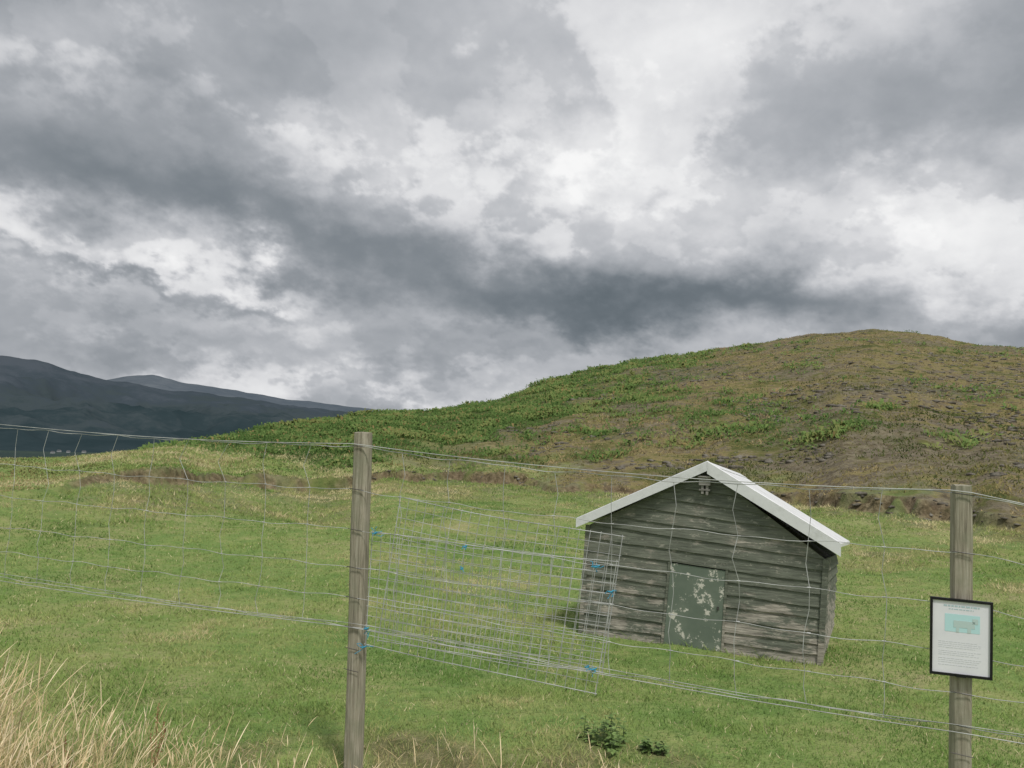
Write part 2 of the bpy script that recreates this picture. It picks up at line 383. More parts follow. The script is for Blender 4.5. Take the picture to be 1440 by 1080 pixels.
while nt_ < 600:
    u = rng.random()
    if u < .7:
        px = rng.uniform(-150, 440); top = np.interp(px, [-150, 0, 60, 130, 260, 440], [910, 918, 945, 982, 1008, 1045])
        if rng.random() > np.interp(px, [0, 150, 300, 440], [1, .5, .22, .1]): continue
        stems = int(rng.integers(8, 24))
    else:
        px = rng.uniform(330, 900); top = rng.choice([1066, 1056, 1012], p=[.6, .3, .1]); stems = int(rng.integers(2, 9))
    a0 = math.radians(azt(px, 1000)[0]); r_ = rng.uniform(3.1, 4.7 if px < 200 else 4.4)
    xx, yy = r_*math.sin(a0), r_*math.cos(a0)
    hm = min(1.6+azt(px, top)[1]*r_, .62)*rng.choice([.55, .8, 1.0, 1.15], p=[.28, .32, .3, .1])
    if hm < .04: hm = rng.uniform(.03, .07)
    for i in range(stems):
        la = rng.uniform(0, 6.283) if rng.random() < .5 else rng.normal(.1, .8)
        sp_ = rng.normal(0, .055, 2)
        pts.append((xx+sp_[0], yy+sp_[1], hm*rng.uniform(.3, 1.1), la, rng.uniform(.05, .55)))
    nt_ += 1
drystems(pts, "dry_grass")
n = 32000
az, r = scatter(n, 3.4, 12); x = r*np.sin(np.radians(az)); y = r*np.cos(np.radians(az)); sf = soilfront(x, y)
keep = (rng.random(n) < .08+.35*sst(.15, .5, fbm(x, y, .7, 3, 44))+.8*sf) & ~inshed(x, y); x, y = x[keep], y[keep]; z = H(x, y)+.008; n = len(x)
V, T = blades(np.stack([x, y, z], 1), rng.uniform(.004, .016, n), .0035, rng.uniform(3, 6, n), np.clip(rng.normal(.44, .2, n), 0, 1))
g = mesh_obj("fallen_straw", V, np.arange(len(V)).reshape(-1, 3), dry_m, tint=T); g["kind"] = "stuff"

# ------------------------------------------------------------------ wire + post materials
m, t = newmat("galvanised_wire"); tc = t.n('ShaderNodeTexCoord').outputs['Object']
t.bsdf(t.ramp(t.noise(tc, 9, 2), [(.4, (.33, .335, .33)), (.6, (.5, .51, .5))]), .6, metal=0.0, spec=.4); wire_m = m
m, t = newmat("weathered_post"); tc = t.n('ShaderNodeTexCoord').outputs['Object']
mp = t.n('ShaderNodeMapping', {'Vector': tc, 'Scale': (1, 1, .04)}).outputs[0]
g1 = t.noise(mp, 120, 5, .65, .3); g2 = t.noise(tc, 7, 4, .6)
cc = t.ramp(g1, [(.3, (.14, .125, .095)), (.5, (.32, .29, .225)), (.7, (.46, .43, .35))])
cc = t.mix(t.math('MULTIPLY', t.mr(g2, .45, .65), .6), cc, (.25, .25, .18))
t.bsdf(cc, .9, g1, .6, .006, spec=.1); post_m = m
m, t = newmat("staple_metal"); t.bsdf((.09, .085, .08), .6, metal=.5); staple_m = m

fence = empty("wire_fence", (FL[0], FL[1], 0), "galvanised stock wire fence on weathered timber posts along the grass field", "fence")
def post(top, bot, half, name="fence_post"):
    top = top-fn*(half+.004); bot = bot-fn*(half+.004)
    bf = Buf(); N = 20; K = 26; vs = []
    for k in range(K):
        s = k/(K-1); cpt = bot+(top-bot)*s
        for j in range(N):
            th = 2*math.pi*j/N; cq, sq = math.cos(th), math.sin(th)
            rad = half*((abs(cq)**4+abs(sq)**4)**(-1/4))*.98
            rad *= 1+.035*math.sin(s*9+j)+rng.normal(0, .012)-(.05 if k == K-1 else 0)
            vs.append(cpt+rad*(cq*fdir+sq*fn)+np.array([0, 0, rng.normal(0, .002) if k == K-1 else 0]))
    fs = [(k*N+j, k*N+(j+1) % N, (k+1)*N+(j+1) % N, (k+1)*N+j) for k in range(K-1) for j in range(N)]
    vs.append(top+np.array([0, 0, .004])); fs += [((K-1)*N+j, (K-1)*N+(j+1) % N, K*N) for j in range(N)]
    bf.add(vs, fs); o = bf.obj(name, post_m); parent_keep(o, fence); return o
tL, bL = FP(504, 608), FP(489, 1110); post(tL, bL, .0405)
tR, bR = FP(1354.5, 683), FP(1352, 1300); post(tR, bR, .0365)
dd = FR-FL
pm = FL-dd*1.09; post(np.array([pm[0], pm[1], tL[2]+.12]), np.array([pm[0], pm[1], -.1]), .042)
pm = FR+dd*.98; post(np.array([pm[0], pm[1], tR[2]-.15]), np.array([pm[0], pm[1], -.25]), .042)

rows = {0: [600, 652, 697, 740, 775, 811], 509: [628, 690, 745, 799, 842, 882], 1352: [692, 776, 850, 918, 975, 1022], 1440: [711, 795, 868, 936, 990, 1037]}
xs = [0, 509, 1352, 1440]
tt_of = lambda p: np.dot((p-FL)[:2], fdir[:2])
rowT = []; rowZ = []
for k in range(6):
    P = [FP(x, rows[x][k]) for x in xs]; T = [tt_of(p) for p in P]; Zz = [p[2] for p in P]
    s0 = (Zz[1]-Zz[0])/(T[1]-T[0]); s1 = (Zz[3]-Zz[2])/(T[3]-T[2])
    T = [T[0]-1.5]+T+[T[3]+1.8]; Zz = [Zz[0]-s0*1.5]+Zz+[Zz[-1]+s1*1.8]
    rowT.append(T); rowZ.append(Zz)
TL_, TR_ = 0.0, np.linalg.norm(dd)
sagk = [.045, .03, .02, .01, .015, .02]
def rowz(k, tt, wob=True):
    z = np.interp(tt, rowT[k], rowZ[k])
    if TL_ < tt < TR_: q = (tt-TL_)/(TR_-TL_); z -= sagk[k]*4*q*(1-q)
    elif tt < TL_: q = min(1, -tt/(TR_)); z -= .4*sagk[k]*4*q*(1-q)
    if wob: z += .004*math.sin(tt*11+k*2)+.003*math.sin(tt*23+k)
    return z
def fpt(tt, z, off=0.0):
    p = FL+fdir*tt-fn*off; return np.array([p[0], p[1], z])
t0, t1 = rowT[0][0], rowT[0][-1]
net = Buf()
for k in range(6):
    ts = np.linspace(t0, t1, 170); net.tube([fpt(a, rowz(k, a), -.002+.002*math.sin(a*7+k)) for a in ts], .0016 if k in (0, 5) else .0013, 4)
tv = t0+.1
while tv < t1:
    if min(abs(tv-TL_), abs(tv-TR_)) > .03:
        pts_ = []; off = rng.normal(0, .006)
        big = rng.random() < .5
        for k in range(6):
            q = rowz(k, tv+off); pts_.append(fpt(tv+off, q))
            if k < 5:
                q2 = rowz(k+1, tv)
                kink = rng.normal(0, .007)+(-.04 if k == 0 and tv < 0 else 0)+(rng.choice([-1, 1])*.018 if (big and k in (0, 1)) else 0)
                pts_.append(fpt(tv+off+kink, q*.5+q2*.5, rng.normal(0, .008)))
                off = off*.4+rng.normal(0, .006)
        net.tube(pts_, .0013, 4)
        for k in range(1, 5):
            c0 = fpt(tv, rowz(k, tv)); net.tube([c0-fdir*.007, c0+fdir*.007], .0025, 4)
    tv += .262+rng.normal(0, .008)
o = net.obj("netting", wire_m); parent_keep(o, fence)
def strand(zf, rad, name="strand_wire"):
    b = Buf(); ts = np.linspace(t0, t1, 120); b.tube([fpt(a, zf(a), -.007) for a in ts], rad, 5); o = b.obj(name, wire_m); parent_keep(o, fence)
strand(lambda a: rowz(0, a, False)+.012+.006*math.sin(a*1.7), .0019)
strand(lambda a: rowz(5, a, False)-.012+.008*math.sin(a*1.3+1), .0019)
strand(lambda a: rowz(5, a, False)+.014+.010*math.sin(a*2.1), .0014)
for (tp, bt, hf) in ((tL, bL, .0405), (tR, bR, .0365)):
    tt0 = tt_of(tp)
    for k in range(8):
        st = Buf()
        zz = rowz(min(k, 5), tt0)-(0 if k < 6 else .17*(k-5)*.6); s = (zz-bt[2])/(tp[2]-bt[2]); cpt = bt+(tp-bt)*s
        st.tube([cpt-fdir*hf*1.02+np.array([0, 0, .004])+fn*.004, cpt+fn*.0045, cpt+fn*.0055+np.array([0, 0, .006]), cpt+fn*.0045, cpt+fdir*hf*1.02-np.array([0, 0, .003])+fn*.004], .0016, 4)
        o = st.obj("staple", staple_m); parent_keep(o, fence)

# ------------------------------------------------------------------ welded mesh panel
c_tl, c_tr, c_br, c_bl = FP(524, 748, .02), FP(868, 790, .02), FP(838, 974, .03), FP(514, 906, .02)
b_tl, b_tr = FP(562, 700, .13), FP(875, 755, .15)
b_bl, b_br = FP(530, 900, .05), FP(846, 945, .07)
panel = empty("wire_mesh_panel", tuple(c_bl), "folded welded wire mesh panel tied to the fence with blue twine", "wire mesh panel")
def grid(bf, A, B, C, D, nu, nv, bow, sd):
    def P(u, v):
        p = A*(1-u)*(1-v)+B*u*(1-v)+C*u*v+D*(1-u)*v
        return p-fn*(bow*math.sin(math.pi*u)*math.sin(math.pi*v)+.01*math.sin(5*u+sd))+np.array([0, 0, .003*math.sin(7*u+3*v+sd)-.008*math.sin(math.pi*u)])
    for i in range(nu+1): bf.tube([P(i/nu, v) for v in np.linspace(-.012, 1.012, 9)], .00125 if 0 < i < nu else .002, 4)
    for j in range(nv+1): bf.tube([P(u, j/nv) for u in np.linspace(-.006, 1.006, 17)], .00125 if 0 < j < nv else .002, 4)
    return P
bf = Buf(); Pf = grid(bf, c_tl, c_tr, c_br, c_bl, 25, 12, .03, 0); o = bf.obj("front_mesh", wire_m); parent_keep(o, panel)
bf = Buf(); grid(bf, b_tl, b_tr, b_br, b_bl, 23, 14, -.02, 2); o = bf.obj("rear_mesh", wire_m); parent_keep(o, panel)
m, t = newmat("blue_twine"); t.bsdf((.05, .3, .46), .6); twine_m = m
for (px, py, sc) in [(528, 750, .8), (655, 769, .5), (838, 797, 1.1), (860, 832, .7), (516, 884, .8), (512, 910, .9), (834, 941, 1.0), (650, 800, .4), (826, 938, .5)]:
    c0 = FP(px, py, .0); bf = Buf()
    for j in range(5):
        p = [c0+fn*.004]; d = rng.normal(0, 1, 3); d[2] -= .3; d /= np.linalg.norm(d)
        for q in range(5): p.append(p[-1]+(d+rng.normal(0, .7, 3))*.0075*sc)
        bf.tube(p, .0015, 4)
    bf.tube([c0+fn*.006-fdir*.016*sc, c0+fn*.012, c0+fn*.006+fdir*.018*sc+np.array([0, 0, .008])], .0035, 5)
    o = bf.obj("twine_tie", twine_m); parent_keep(o, panel)

# ------------------------------------------------------------------ notice on the post
q = [FP(x, y, -.012) for x, y in ((1308, 838), (1396, 847), (1395, 956), (1307, 946))]
sign = empty("notice_sign", tuple(q[3]), "white printed notice in black frame fixed to the fence post", "sign")
def Q(u, v, off=0.0): return q[0]*(1-u)*(1-v)+q[1]*u*(1-v)+q[2]*u*v+q[3]*(1-u)*v+fn*off
def slab(bf, u0_, v0_, u1_, v1_, o0, o1):
    bf.box([Q(u0_, v0_, o0), Q(u1_, v0_, o0), Q(u1_, v1_, o0), Q(u0_, v1_, o0), Q(u0_, v0_, o1), Q(u1_, v0_, o1), Q(u1_, v1_, o1), Q(u0_, v1_, o1)])
m, t = newmat("black_plastic"); t.bsdf((.012, .012, .014), .4); blk = m
m, t = newmat("printed_paper"); tc = t.n('ShaderNodeTexCoord').outputs['Object']; t.bsdf(t.ramp(t.noise(tc, 12, 3), [(.3, (.76, .76, .82)), (.7, (.83, .83, .88))]), .35, spec=.5); paper = m
m, t = newmat("grey_print"); t.bsdf((.64, .66, .7), .6); ink = m
m, t = newmat("heading_print"); t.bsdf((.45, .58, .62), .6); ink2 = m
m, t = newmat("cyan_print"); t.bsdf((.5, .75, .78), .6); cyan = m
m, t = newmat("tan_print"); t.bsdf((.5, .63, .62), .6); tanm = m
bf = Buf(); e = .04; ev = .033
slab(bf, 0, 0, 1, ev, 0, .012); slab(bf, 0, 1-ev, 1, 1, 0, .012); slab(bf, 0, ev, e, 1-ev, 0, .012); slab(bf, 1-e, ev, 1, 1-ev, 0, .012); slab(bf, .42, .965, .58, 1.005, .012, .016)
slab(bf, .001, .001, .999, .999, -.004, -.0005)
parent_keep(bf.obj("frame", blk), sign)
bf = Buf(); slab(bf, e, ev, 1-e, 1-ev, 0.0, .006); parent_keep(bf.obj("sheet", paper), sign)
def words(bf, v, u0_, u1_, hh):
    u = u0_
    while u < u1_:
        w = rng.uniform(.02, .07); slab(bf, u, v, min(u+w, u1_), v+hh, .0062, .0066); u += w+.015
bf = Buf(); words(bf, .085, .22, .8, .022); words(bf, .13, .3, .7, .012)
parent_keep(bf.obj("printed_heading", ink2), sign)
bf = Buf()
for v in [.56, .585, .61, .635, .68, .705, .73, .775, .8, .825, .86]: words(bf, v, .14, rng.uniform(.7, .86), .006)
parent_keep(bf.obj("printed_text", ink), sign)
bf = Buf(); slab(bf, .24, .2, .8, .43, .0062, .0066)
parent_keep(bf.obj("picture", cyan), sign)
bf = Buf(); slab(bf, .38, .28, .72, .37, .0068, .0072); slab(bf, .42, .37, .47, .43, .0068, .0072); slab(bf, .6, .37, .66, .43, .0068, .0072); slab(bf, .68, .24, .77, .31, .0068, .0072)
parent_keep(bf.obj("picture_animal", tanm), sign)

# ------------------------------------------------------------------ shed
def paintmat(name, paint, wood, zlo, zhi, peel=.5, pale=(.42, .4, .34)):
    m, t = newmat(name); tc = t.n('ShaderNodeTexCoord').outputs['Object']
    rot = t.n('ShaderNodeMapping', {'Vector': tc, 'Rotation': (0, 0, -math.atan2(sx[1], sx[0]))}).outputs[0]
    st_ = t.n('ShaderNodeMapping', {'Vector': rot, 'Scale': (.09, .3, 1)}).outputs[0]
    grain = t.noise(st_, 60, 5, .7, .2); blotch = t.noise(t.n('ShaderNodeMapping', {'Vector': rot, 'Scale': (.22, .3, 1)}).outputs[0], 12, 6, .78)
    big = t.noise(rot, 2.2, 3, .6)
    sepz = t.n('ShaderNodeSeparateXYZ', {0: tc}).outputs[2]
    low = t.mr(sepz, zhi, zlo)
    wv = t.math('ADD', t.math('ADD', t.math('MULTIPLY', low, .21), t.math('MULTIPLY', blotch, .8)), t.math('MULTIPLY', t.math('SUBTRACT', big, .5), .5))
    bare = t.mr(wv, .47, .56)
    pc = t.mix(t.mr(grain, .4, .62), (*[q*.8 for q in paint], 1), (*[q*1.3 for q in paint], 1))
    pc = t.mix(t.math('MULTIPLY', t.mr(big, .45, .7), .35), pc, (.23, .23, .19))
    wc = t.ramp(grain, [(.35, tuple(q*.5 for q in wood)), (.52, wood), (.66, tuple(q*1.6 for q in wood))])
    c = t.mix(t.math('MULTIPLY', bare, .88), pc, wc)
    fleck = t.math('MULTIPLY', t.mr(t.noise(t.n('ShaderNodeMapping', {'Vector': rot, 'Scale': (.45, .45, 1)}).outputs[0], 24, 4, .8), .6, .64), peel)
    c = t.mix(fleck, c, pale)
    t.bsdf(c, .8, t.math('ADD', grain, t.math('MULTIPLY', bare, -.3)), .7, .007, spec=.2); return m
shed = empty("wooden_shed", tuple(PL), "small weathered green timber shed with white roof edges on grass", "shed")
green_m = paintmat("peeling_green_paint", (.13, .142, .113), (.35, .32, .275), PL[2]-.15, PL[2]+.85, .5)
def doormat(name):
    m, t = newmat(name); tc = t.n('ShaderNodeTexCoord').outputs['Object']
    a = t.noise(tc, 9, 6, .75); b = t.noise(tc, 3, 3, .6)
    c = t.mix(t.mr(b, .35, .65), (.14, .175, .138), (.185, .22, .175))
    c = t.mix(t.mr(t.math('ADD', a, t.math('MULTIPLY', b, .25)), .68, .71), c, (.62, .6, .53))
    t.bsdf(c, .7, a, .3, .004, spec=.25); return m
door_m = doormat("door_paint")
m, t = newmat("white_roof_paint"); tc = t.n('ShaderNodeTexCoord').outputs['Object']
rn = t.noise(tc, 5, 5, .7); t.bsdf(t.ramp(rn, [(.3, (.56, .57, .56)), (.5, (.72, .73, .74)), (.75, (.78, .79, .8))]), .5, rn, .15, .01, spec=.3); white_m = m
m, t = newmat("interior_shade_black"); t.bsdf((.012, .012, .011), .95); dark_m = m  # near-black colour stands in for the shade inside the shed
A0, A1, B0, B1, C1 = SP(818, 896), SP(829, 738), SP(1151, 940), SP(1160, 786), SP(994, 660)
def BV(u, v):
    bot = A0*(1-u)+B0*u; up = (A1-A0)*(1-u)+(B1-B0)*u; return bot+up*v
def clip(poly, p, q_):
    out = []; n = len(poly); d = q_-p
    sd = [d[0]*(a[1]-p[1])-d[1]*(a[0]-p[0]) for a in poly]
    for i in range(n):
        a, b = poly[i], poly[(i+1) % n]; sa, sb = sd[i], sd[(i+1) % n]
        if sa >= 0: out.append(a)
        if sa*sb < 0: out.append(a+(b-a)*(sa/(sa-sb)))
    return out
def area(p): return abs(sum(p[i][0]*p[(i+1) % len(p)][1]-p[(i+1) % len(p)][0]*p[i][1] for i in range(len(p))))/2 if len(p) > 2 else 0
D_tl, D_tr, D_br, D_bl = SP(943, 789), SP(1022, 801), SP(1015, 922), SP(932, 908)
NB = 9
def board_poly(bf, poly, vfun, place, jit):
    if area(poly) < 1e-4: return
    n = len(poly); fr = []; bk_ = []
    for p in poly:
        s = vfun(p); o = .016*(1-s)**.7+.003+jit
        fr.append(place(p, -o)); bk_.append(place(p, .012))
    bf.add(fr+bk_, [tuple(range(n)), tuple(range(2*n-1, n-1, -1))]+[(i, i+n, (i+1) % n+n, (i+1) % n) for i in range(n)])
front = Buf(); place_f = lambda p, b: SW(p[0], p[1], b)
for k in range(-1, 18):
    v0, v1 = k/NB, (k+1)/NB+.012; j0 = rng.normal(0, .006); j1 = rng.normal(0, .006)
    seg = 12
    lo = [BV(u, v0)+np.array([0, j0+(j1-j0)*u+rng.normal(0, .003)]) for u in np.linspace(-.004, 1.004, seg)]
    hi = [BV(u, v1)+np.array([0, j0+(j1-j0)*u]) for u in np.linspace(1.004, -.004, seg)]
    for i in range(seg-1):
        poly = [lo[i], lo[i+1], hi[seg-2-i], hi[seg-1-i]]
        poly = clip(poly, C1, A1) if len(poly) > 2 else poly
        poly = clip(poly, B1, C1) if len(poly) > 2 else poly
        if len(poly) < 3: continue
        def vf(p, i=i):
            a = (p[0]-lo[i][0])/(lo[i+1][0]-lo[i][0]+1e-9); zl = lo[i][1]*(1-a)+lo[i+1][1]*a; zh = hi[seg-1-i][1]*(1-a)+hi[seg-2-i][1]*a
            return min(1, max(0, (p[1]-zl)/(zh-zl)))
        pcs = [clip(poly, D_bl+(D_bl-D_tl)*3, D_tl+(D_tl-D_bl)*3), clip(poly, D_tr+(D_tr-D_br)*3, D_br+(D_br-D_tr)*3)]
        mid = clip(poly, D_tl+(D_tl-D_bl)*3, D_bl+(D_bl-D_tl)*3)
        if len(mid) > 2: mid = clip(mid, D_br+(D_br-D_tr)*3, D_tr+(D_tr-D_br)*3)
        if len(mid) > 2: mid = clip(mid, D_tl, D_tr); pcs.append(mid)
        for pc in pcs: board_poly(front, pc, vf, place_f, 0)
o = front.obj("front_wall", green_m); parent_keep(o, shed)
SLP = .08
def side(edge0, edge1, sgn, name):
    bf = Buf()
    for k in range(-1, NB):
        v0, v1 = k/NB, min(1.0, (k+1)/NB+.018); j = rng.normal(0, .004)
        p0 = edge0+(edge1-edge0)*v0+np.array([0, j]); p1 = edge0+(edge1-edge0)*v1+np.array([0, j])
        o0, o1 = .03*sgn, .004*sgn; i_ = -.012*sgn
        f = lambda p, o, b: SW(p[0]+o, p[1]-SLP*b*max(0, (p[1]-edge0[1])/(edge1[1]-edge0[1])), b)
        bf.box([f(p0, o0, .0), f(p0, o0, DEP), f(p1, o1, DEP), f(p1, o1, .0), f(p0, i_, .0), f(p0, i_, DEP), f(p1, i_, DEP), f(p1, i_, .0)])
    parent_keep(bf.obj(name, green_m), shed)
side(B0, B1, 1, "side_wall"); side(A0, A1, -1, "side_wall")
bf = Buf(); pent = [A0, B0, B1, C1, A1]
bf.add([SW(p[0], p[1]-SLP*DEP, DEP-.01) for p in pent]+[SW(p[0], p[1]-SLP*DEP, DEP+.02) for p in pent], [tuple(range(5)), tuple(range(9, 4, -1))]+[(i, i+5, (i+1) % 5+5, (i+1) % 5) for i in range(5)])
parent_keep(bf.obj("rear_wall", green_m), shed)
for e0, e1, sg in ((A0, A1, -1), (B0, B1, 1)):
    bf = Buf()
    a0 = e0-(e1-e0)*.1; a1 = e1
    w0, w1 = (-.03, .012) if sg < 0 else (-.012, .036)
    f = lambda p, o, b: SW(p[0]+o, p[1], b)
    bf.box([f(a0, w0, -.028), f(a0, w1, -.028), f(a1, w1, -.028), f(a1, w0, -.028), f(a0, w0, .004), f(a0, w1, .004), f(a1, w1, .004), f(a1, w0, .004)])
    parent_keep(bf.obj("corner_board", green_m), shed)
def dp(u, v, b):
    p = D_tl*(1-u)*v+D_tr*u*v+D_br*u*(1-v)+D_bl*(1-u)*(1-v); return SW(p[0], p[1], b)
def dbox(bf, u0_, v0_, u1_, v1_, b0, b1):
    bf.box([dp(u0_, v0_, b0), dp(u1_, v0_, b0), dp(u1_, v1_, b0), dp(u0_, v1_, b0), dp(u0_, v0_, b1), dp(u1_, v0_, b1), dp(u1_, v1_, b1), dp(u0_, v1_, b1)])
bf = Buf(); dbox(bf, .015, .0, .985, .985, -.016, .01)
door = bf.obj("door", door_m); parent_keep(door, shed)
bf = Buf(); dbox(bf, -.03, -.02, .012, 1.0, -.022, .0); dbox(bf, .988, -.02, 1.03, 1.0, -.022, .0); dbox(bf, -.03, 1.0, 1.03, 1.02, -.025, .0)
parent_keep(bf.obj("door_frame", green_m), shed)
bf = Buf(); dbox(bf, .88, .52, .91, .56, -.026, -.0165)
hd = bf.obj("latch", staple_m); hd.parent = door
bf = Buf(); ins2 = [A0+np.array([.03, 0]), B0+np.array([-.03, 0]), B1+np.array([-.03, 0]), C1+np.array([0, -.04]), A1+np.array([.03, 0])]
bf.add([SW(p[0], p[1], .02) for p in ins2]+[SW(p[0], p[1]-SLP*DEP-.03, DEP-.02) for p in ins2], [tuple(range(5)), tuple(range(9, 4, -1))]+[(i, i+5, (i+1) % 5+5, (i+1) % 5) for i in range(5)])
parent_keep(bf.obj("inner_shade_core", dark_m), shed)  # added core behind the board gaps, its black painting the inner shade
OV = .09
EL, AP, ER = SP(811, 730, OV), SP(995, 650, OV), SP(1182, 765, OV)
def rb_slab(bf, p, q_, b0, b1, th0, th1):
    bf.box([SW(p[0], p[1]-th0, b0), SW(q_[0], q_[1]-th0, b0), SW(q_[0], q_[1]-th1, b0), SW(p[0], p[1]-th1, b0), SW(p[0], p[1]-th0-SLP*b1, b1), SW(q_[0], q_[1]-th0-SLP*b1, b1), SW(q_[0], q_[1]-th1-SLP*b1, b1), SW(p[0], p[1]-th1-SLP*b1, b1)])
bf = Buf(); rb_slab(bf, EL, AP, -OV+.003, DEP+.06, .028, 0); rb_slab(bf, AP, ER, -OV+.003, DEP+.06, .028, 0)
roof = bf.obj("roof", white_m); parent_keep(roof, shed)
def bargeboard(p, q_, th):
    bf = Buf(); rb_slab(bf, p, q_, -OV-.02, -OV, th, -.006); o = bf.obj("bargeboard", white_m); o.parent = roof; return o
bargeboard(EL, AP+np.array([-.001, 0]), .08); bargeboard(AP+np.array([.001, 0]), ER+np.array([.004, 0]), .105)
bf = Buf(); w = .09
sl = (AP-EL)/np.linalg.norm(AP-EL); sr = (ER-AP)/np.linalg.norm(ER-AP)
rb_slab(bf, AP-sl*w, AP, -OV+.001, DEP+.065, -.003, -.008); rb_slab(bf, AP, AP+sr*w, -OV+.001, DEP+.065, -.003, -.008)
o = bf.obj("ridge_flashing", white_m); o.parent = roof
g0 = SP(992, 676, .03)
def gbox(x0, z0, x1, z1, b0, b1):
    bf.box([SW(g0[0]+x0, g0[1]+z0, b0), SW(g0[0]+x1, g0[1]+z0, b0), SW(g0[0]+x1, g0[1]+z1, b0), SW(g0[0]+x0, g0[1]+z1, b0), SW(g0[0]+x0*.9, g0[1]+z0, b1), SW(g0[0]+x1*.9, g0[1]+z0, b1), SW(g0[0]+x1, g0[1]+z1, b1), SW(g0[0]+x0, g0[1]+z1, b1)])
bf = Buf()
gbox(-.05, -.04, .055, .03, -.08, -.03); gbox(-.055, .03, .06, .045, -.1, -.02); gbox(-.03, -.12, -.008, -.04, -.07, -.03); gbox(.012, -.13, .035, -.04, -.07, -.03); gbox(-.05, -.09, .05, -.075, -.075, -.03)
gm = paintmat("grey_wood", (.24, .23, .21), (.3, .28, .24), -5, -4, .3)
parent_keep(bf.obj("gable_bracket", gm), shed)

# ------------------------------------------------------------------ weeds
m, t = newmat("nettle_leaf"); tc = t.n('ShaderNodeTexCoord').outputs['Object']
t.bsdf(t.ramp(t.noise(tc, 20, 2), [(.35, (.08, .14, .035)), (.65, (.19, .28, .085))]), .6); leaf_m = m
def weed(px, py, hgt, nst, spread):
    g0 = ground_at(px, py, 12); bf = Buf()
    for s in range(nst):
        bx, by = rng.normal(0, spread, 2); hh = hgt*rng.uniform(.5, 1); lx, ly = rng.normal(0, .25, 2)*hh
        pts_ = [np.array([g0[0]+bx+lx*q**2, g0[1]+by+ly*q**2, g0[2]-.01+hh*q]) for q in (0, .35, .7, 1)]
        bf.tube(pts_, .002, 4)
        for q in np.linspace(.15, 1, 7):
            c0 = np.array([g0[0]+bx+lx*q**2, g0[1]+by+ly*q**2, g0[2]-.01+hh*q])
            for w_ in range(2):
                ph = rng.uniform(0, 6.28); L = .042*(1.2-q*.5)*rng.uniform(.7, 1.3); d = np.array([math.cos(ph), math.sin(ph), rng.uniform(-.2, .5)]); n_ = np.array([-d[1], d[0], 0])*.38
                bf.add([c0, c0+d*L*.4+n_*L, c0+d*L-np.array([0, 0, L*.25]), c0+d*L*.4-n_*L, c0+d*L*.45-np.array([0, 0, .1*L])], [(0, 1, 4), (1, 2, 4), (2, 3, 4), (3, 0, 4)])
    o = bf.obj("nettle_plant", leaf_m); o["label"] = "leafy green nettle clump growing in short grass"; o["category"] = "weed"; o["group"] = "nettle clumps in the grass"
weed(855, 1046, .17, 16, .06); weed(918, 1060, .08, 7, .035)
m, t = newmat("dock_seed"); tc = t.n('ShaderNodeTexCoord').outputs['Object']; t.bsdf(t.ramp(t.noise(tc, 30, 2), [(.35, (.2, .1, .05)), (.65, (.42, .26, .14))]), .8); dock_m = m
for (px, hh, r_) in [(222, .42, 4.0), (95, .38, 3.8), (630, .16, 3.7)]:
    a = math.radians(azt(px, 1000)[0]); gx, gy = r_*math.sin(a), r_*math.cos(a); gz = float(H(gx, gy)); bf = Buf()
    for br in range(4):
        la = rng.uniform(0, 6.28); ln = 0 if br == 0 else rng.uniform(.1, .25); h2 = hh*(1 if br == 0 else rng.uniform(.65, .9)); s0 = 0 if br == 0 else .35
        P_ = lambda q: np.array([gx+math.cos(la)*ln*hh*max(0, q-s0)*1.4, gy+math.sin(la)*ln*hh*max(0, q-s0)*1.4, gz-.01+h2*q])
        bf.tube([P_(q) for q in np.linspace(s0, 1, 5)], .0015, 4)
        for i in range(45):
            q_ = rng.uniform(.5, 1); c0 = P_(q_)+rng.normal(0, .006*(1.4-q_), 3); s = .0032
            bf.add([c0+np.array(v)*s for v in ((1, 0, 0), (-1, .3, 0), (0, 0, 1.3), (0, 0, -1), (0, 1, 0))], [(0, 4, 2), (4, 1, 2), (1, 0, 2), (4, 0, 3), (1, 4, 3), (0, 1, 3)])
    o = bf.obj("dock_plant", dock_m); o["label"] = "dried rust-brown dock seed stem among pale grass"; o["category"] = "weed"; o["group"] = "dock stems in the dry grass"

# ------------------------------------------------------------------ distant mountains
def mountain(name, pts, rc, rbase, stops, seed, namp):
    PA = np.array([azt(*p) for p in pts]); azs = np.arange(-62, 25, .12); rs = np.concatenate([np.linspace(rbase, rc, 60), np.linspace(rc*1.01, rc*1.5, 14)])
    A, Rr = np.meshgrid(azs, rs); tcr = np.interp(A, PA[:, 0], PA[:, 1]); zc = 1.6+tcr*rc
    x = Rr*np.sin(np.radians(A)); y = Rr*np.cos(np.radians(A)); s = np.clip((Rr-rbase)/(rc-rbase), 0, 1)
    z = -62+(zc+62)*(s**1.2)
    gl = 1-np.abs(fbm(x, y, 1.0/(rc*.13), 5, seed))*2
    z = z+(gl-.6)*namp*s*(1-s)*3.2+fbm(x, y, 1/(rc*.03), 4, seed+5)*namp*.12*s
    z = np.where(Rr > rc, zc-(Rr-rc)*.25, z)
    m, t = newmat(name+"_material"); tc = t.n('ShaderNodeTexCoord').outputs['Object']
    nn = t.noise(tc, 3.5/rc*4, 6, .72); zz = t.n('ShaderNodeSeparateXYZ', {0: tc}).outputs[2]
    hgt = t.mr(zz, -60, rc*.075, 0, .3)
    t.bsdf(t.ramp(t.math('ADD', t.math('MULTIPLY', nn, .75), hgt), stops), 1.0, spec=0.0)
    o = mesh_obj("mountain", np.stack([x, y, z], -1).reshape(-1, 3), gridfaces(*A.shape), m, smooth=True); o["kind"] = "structure"
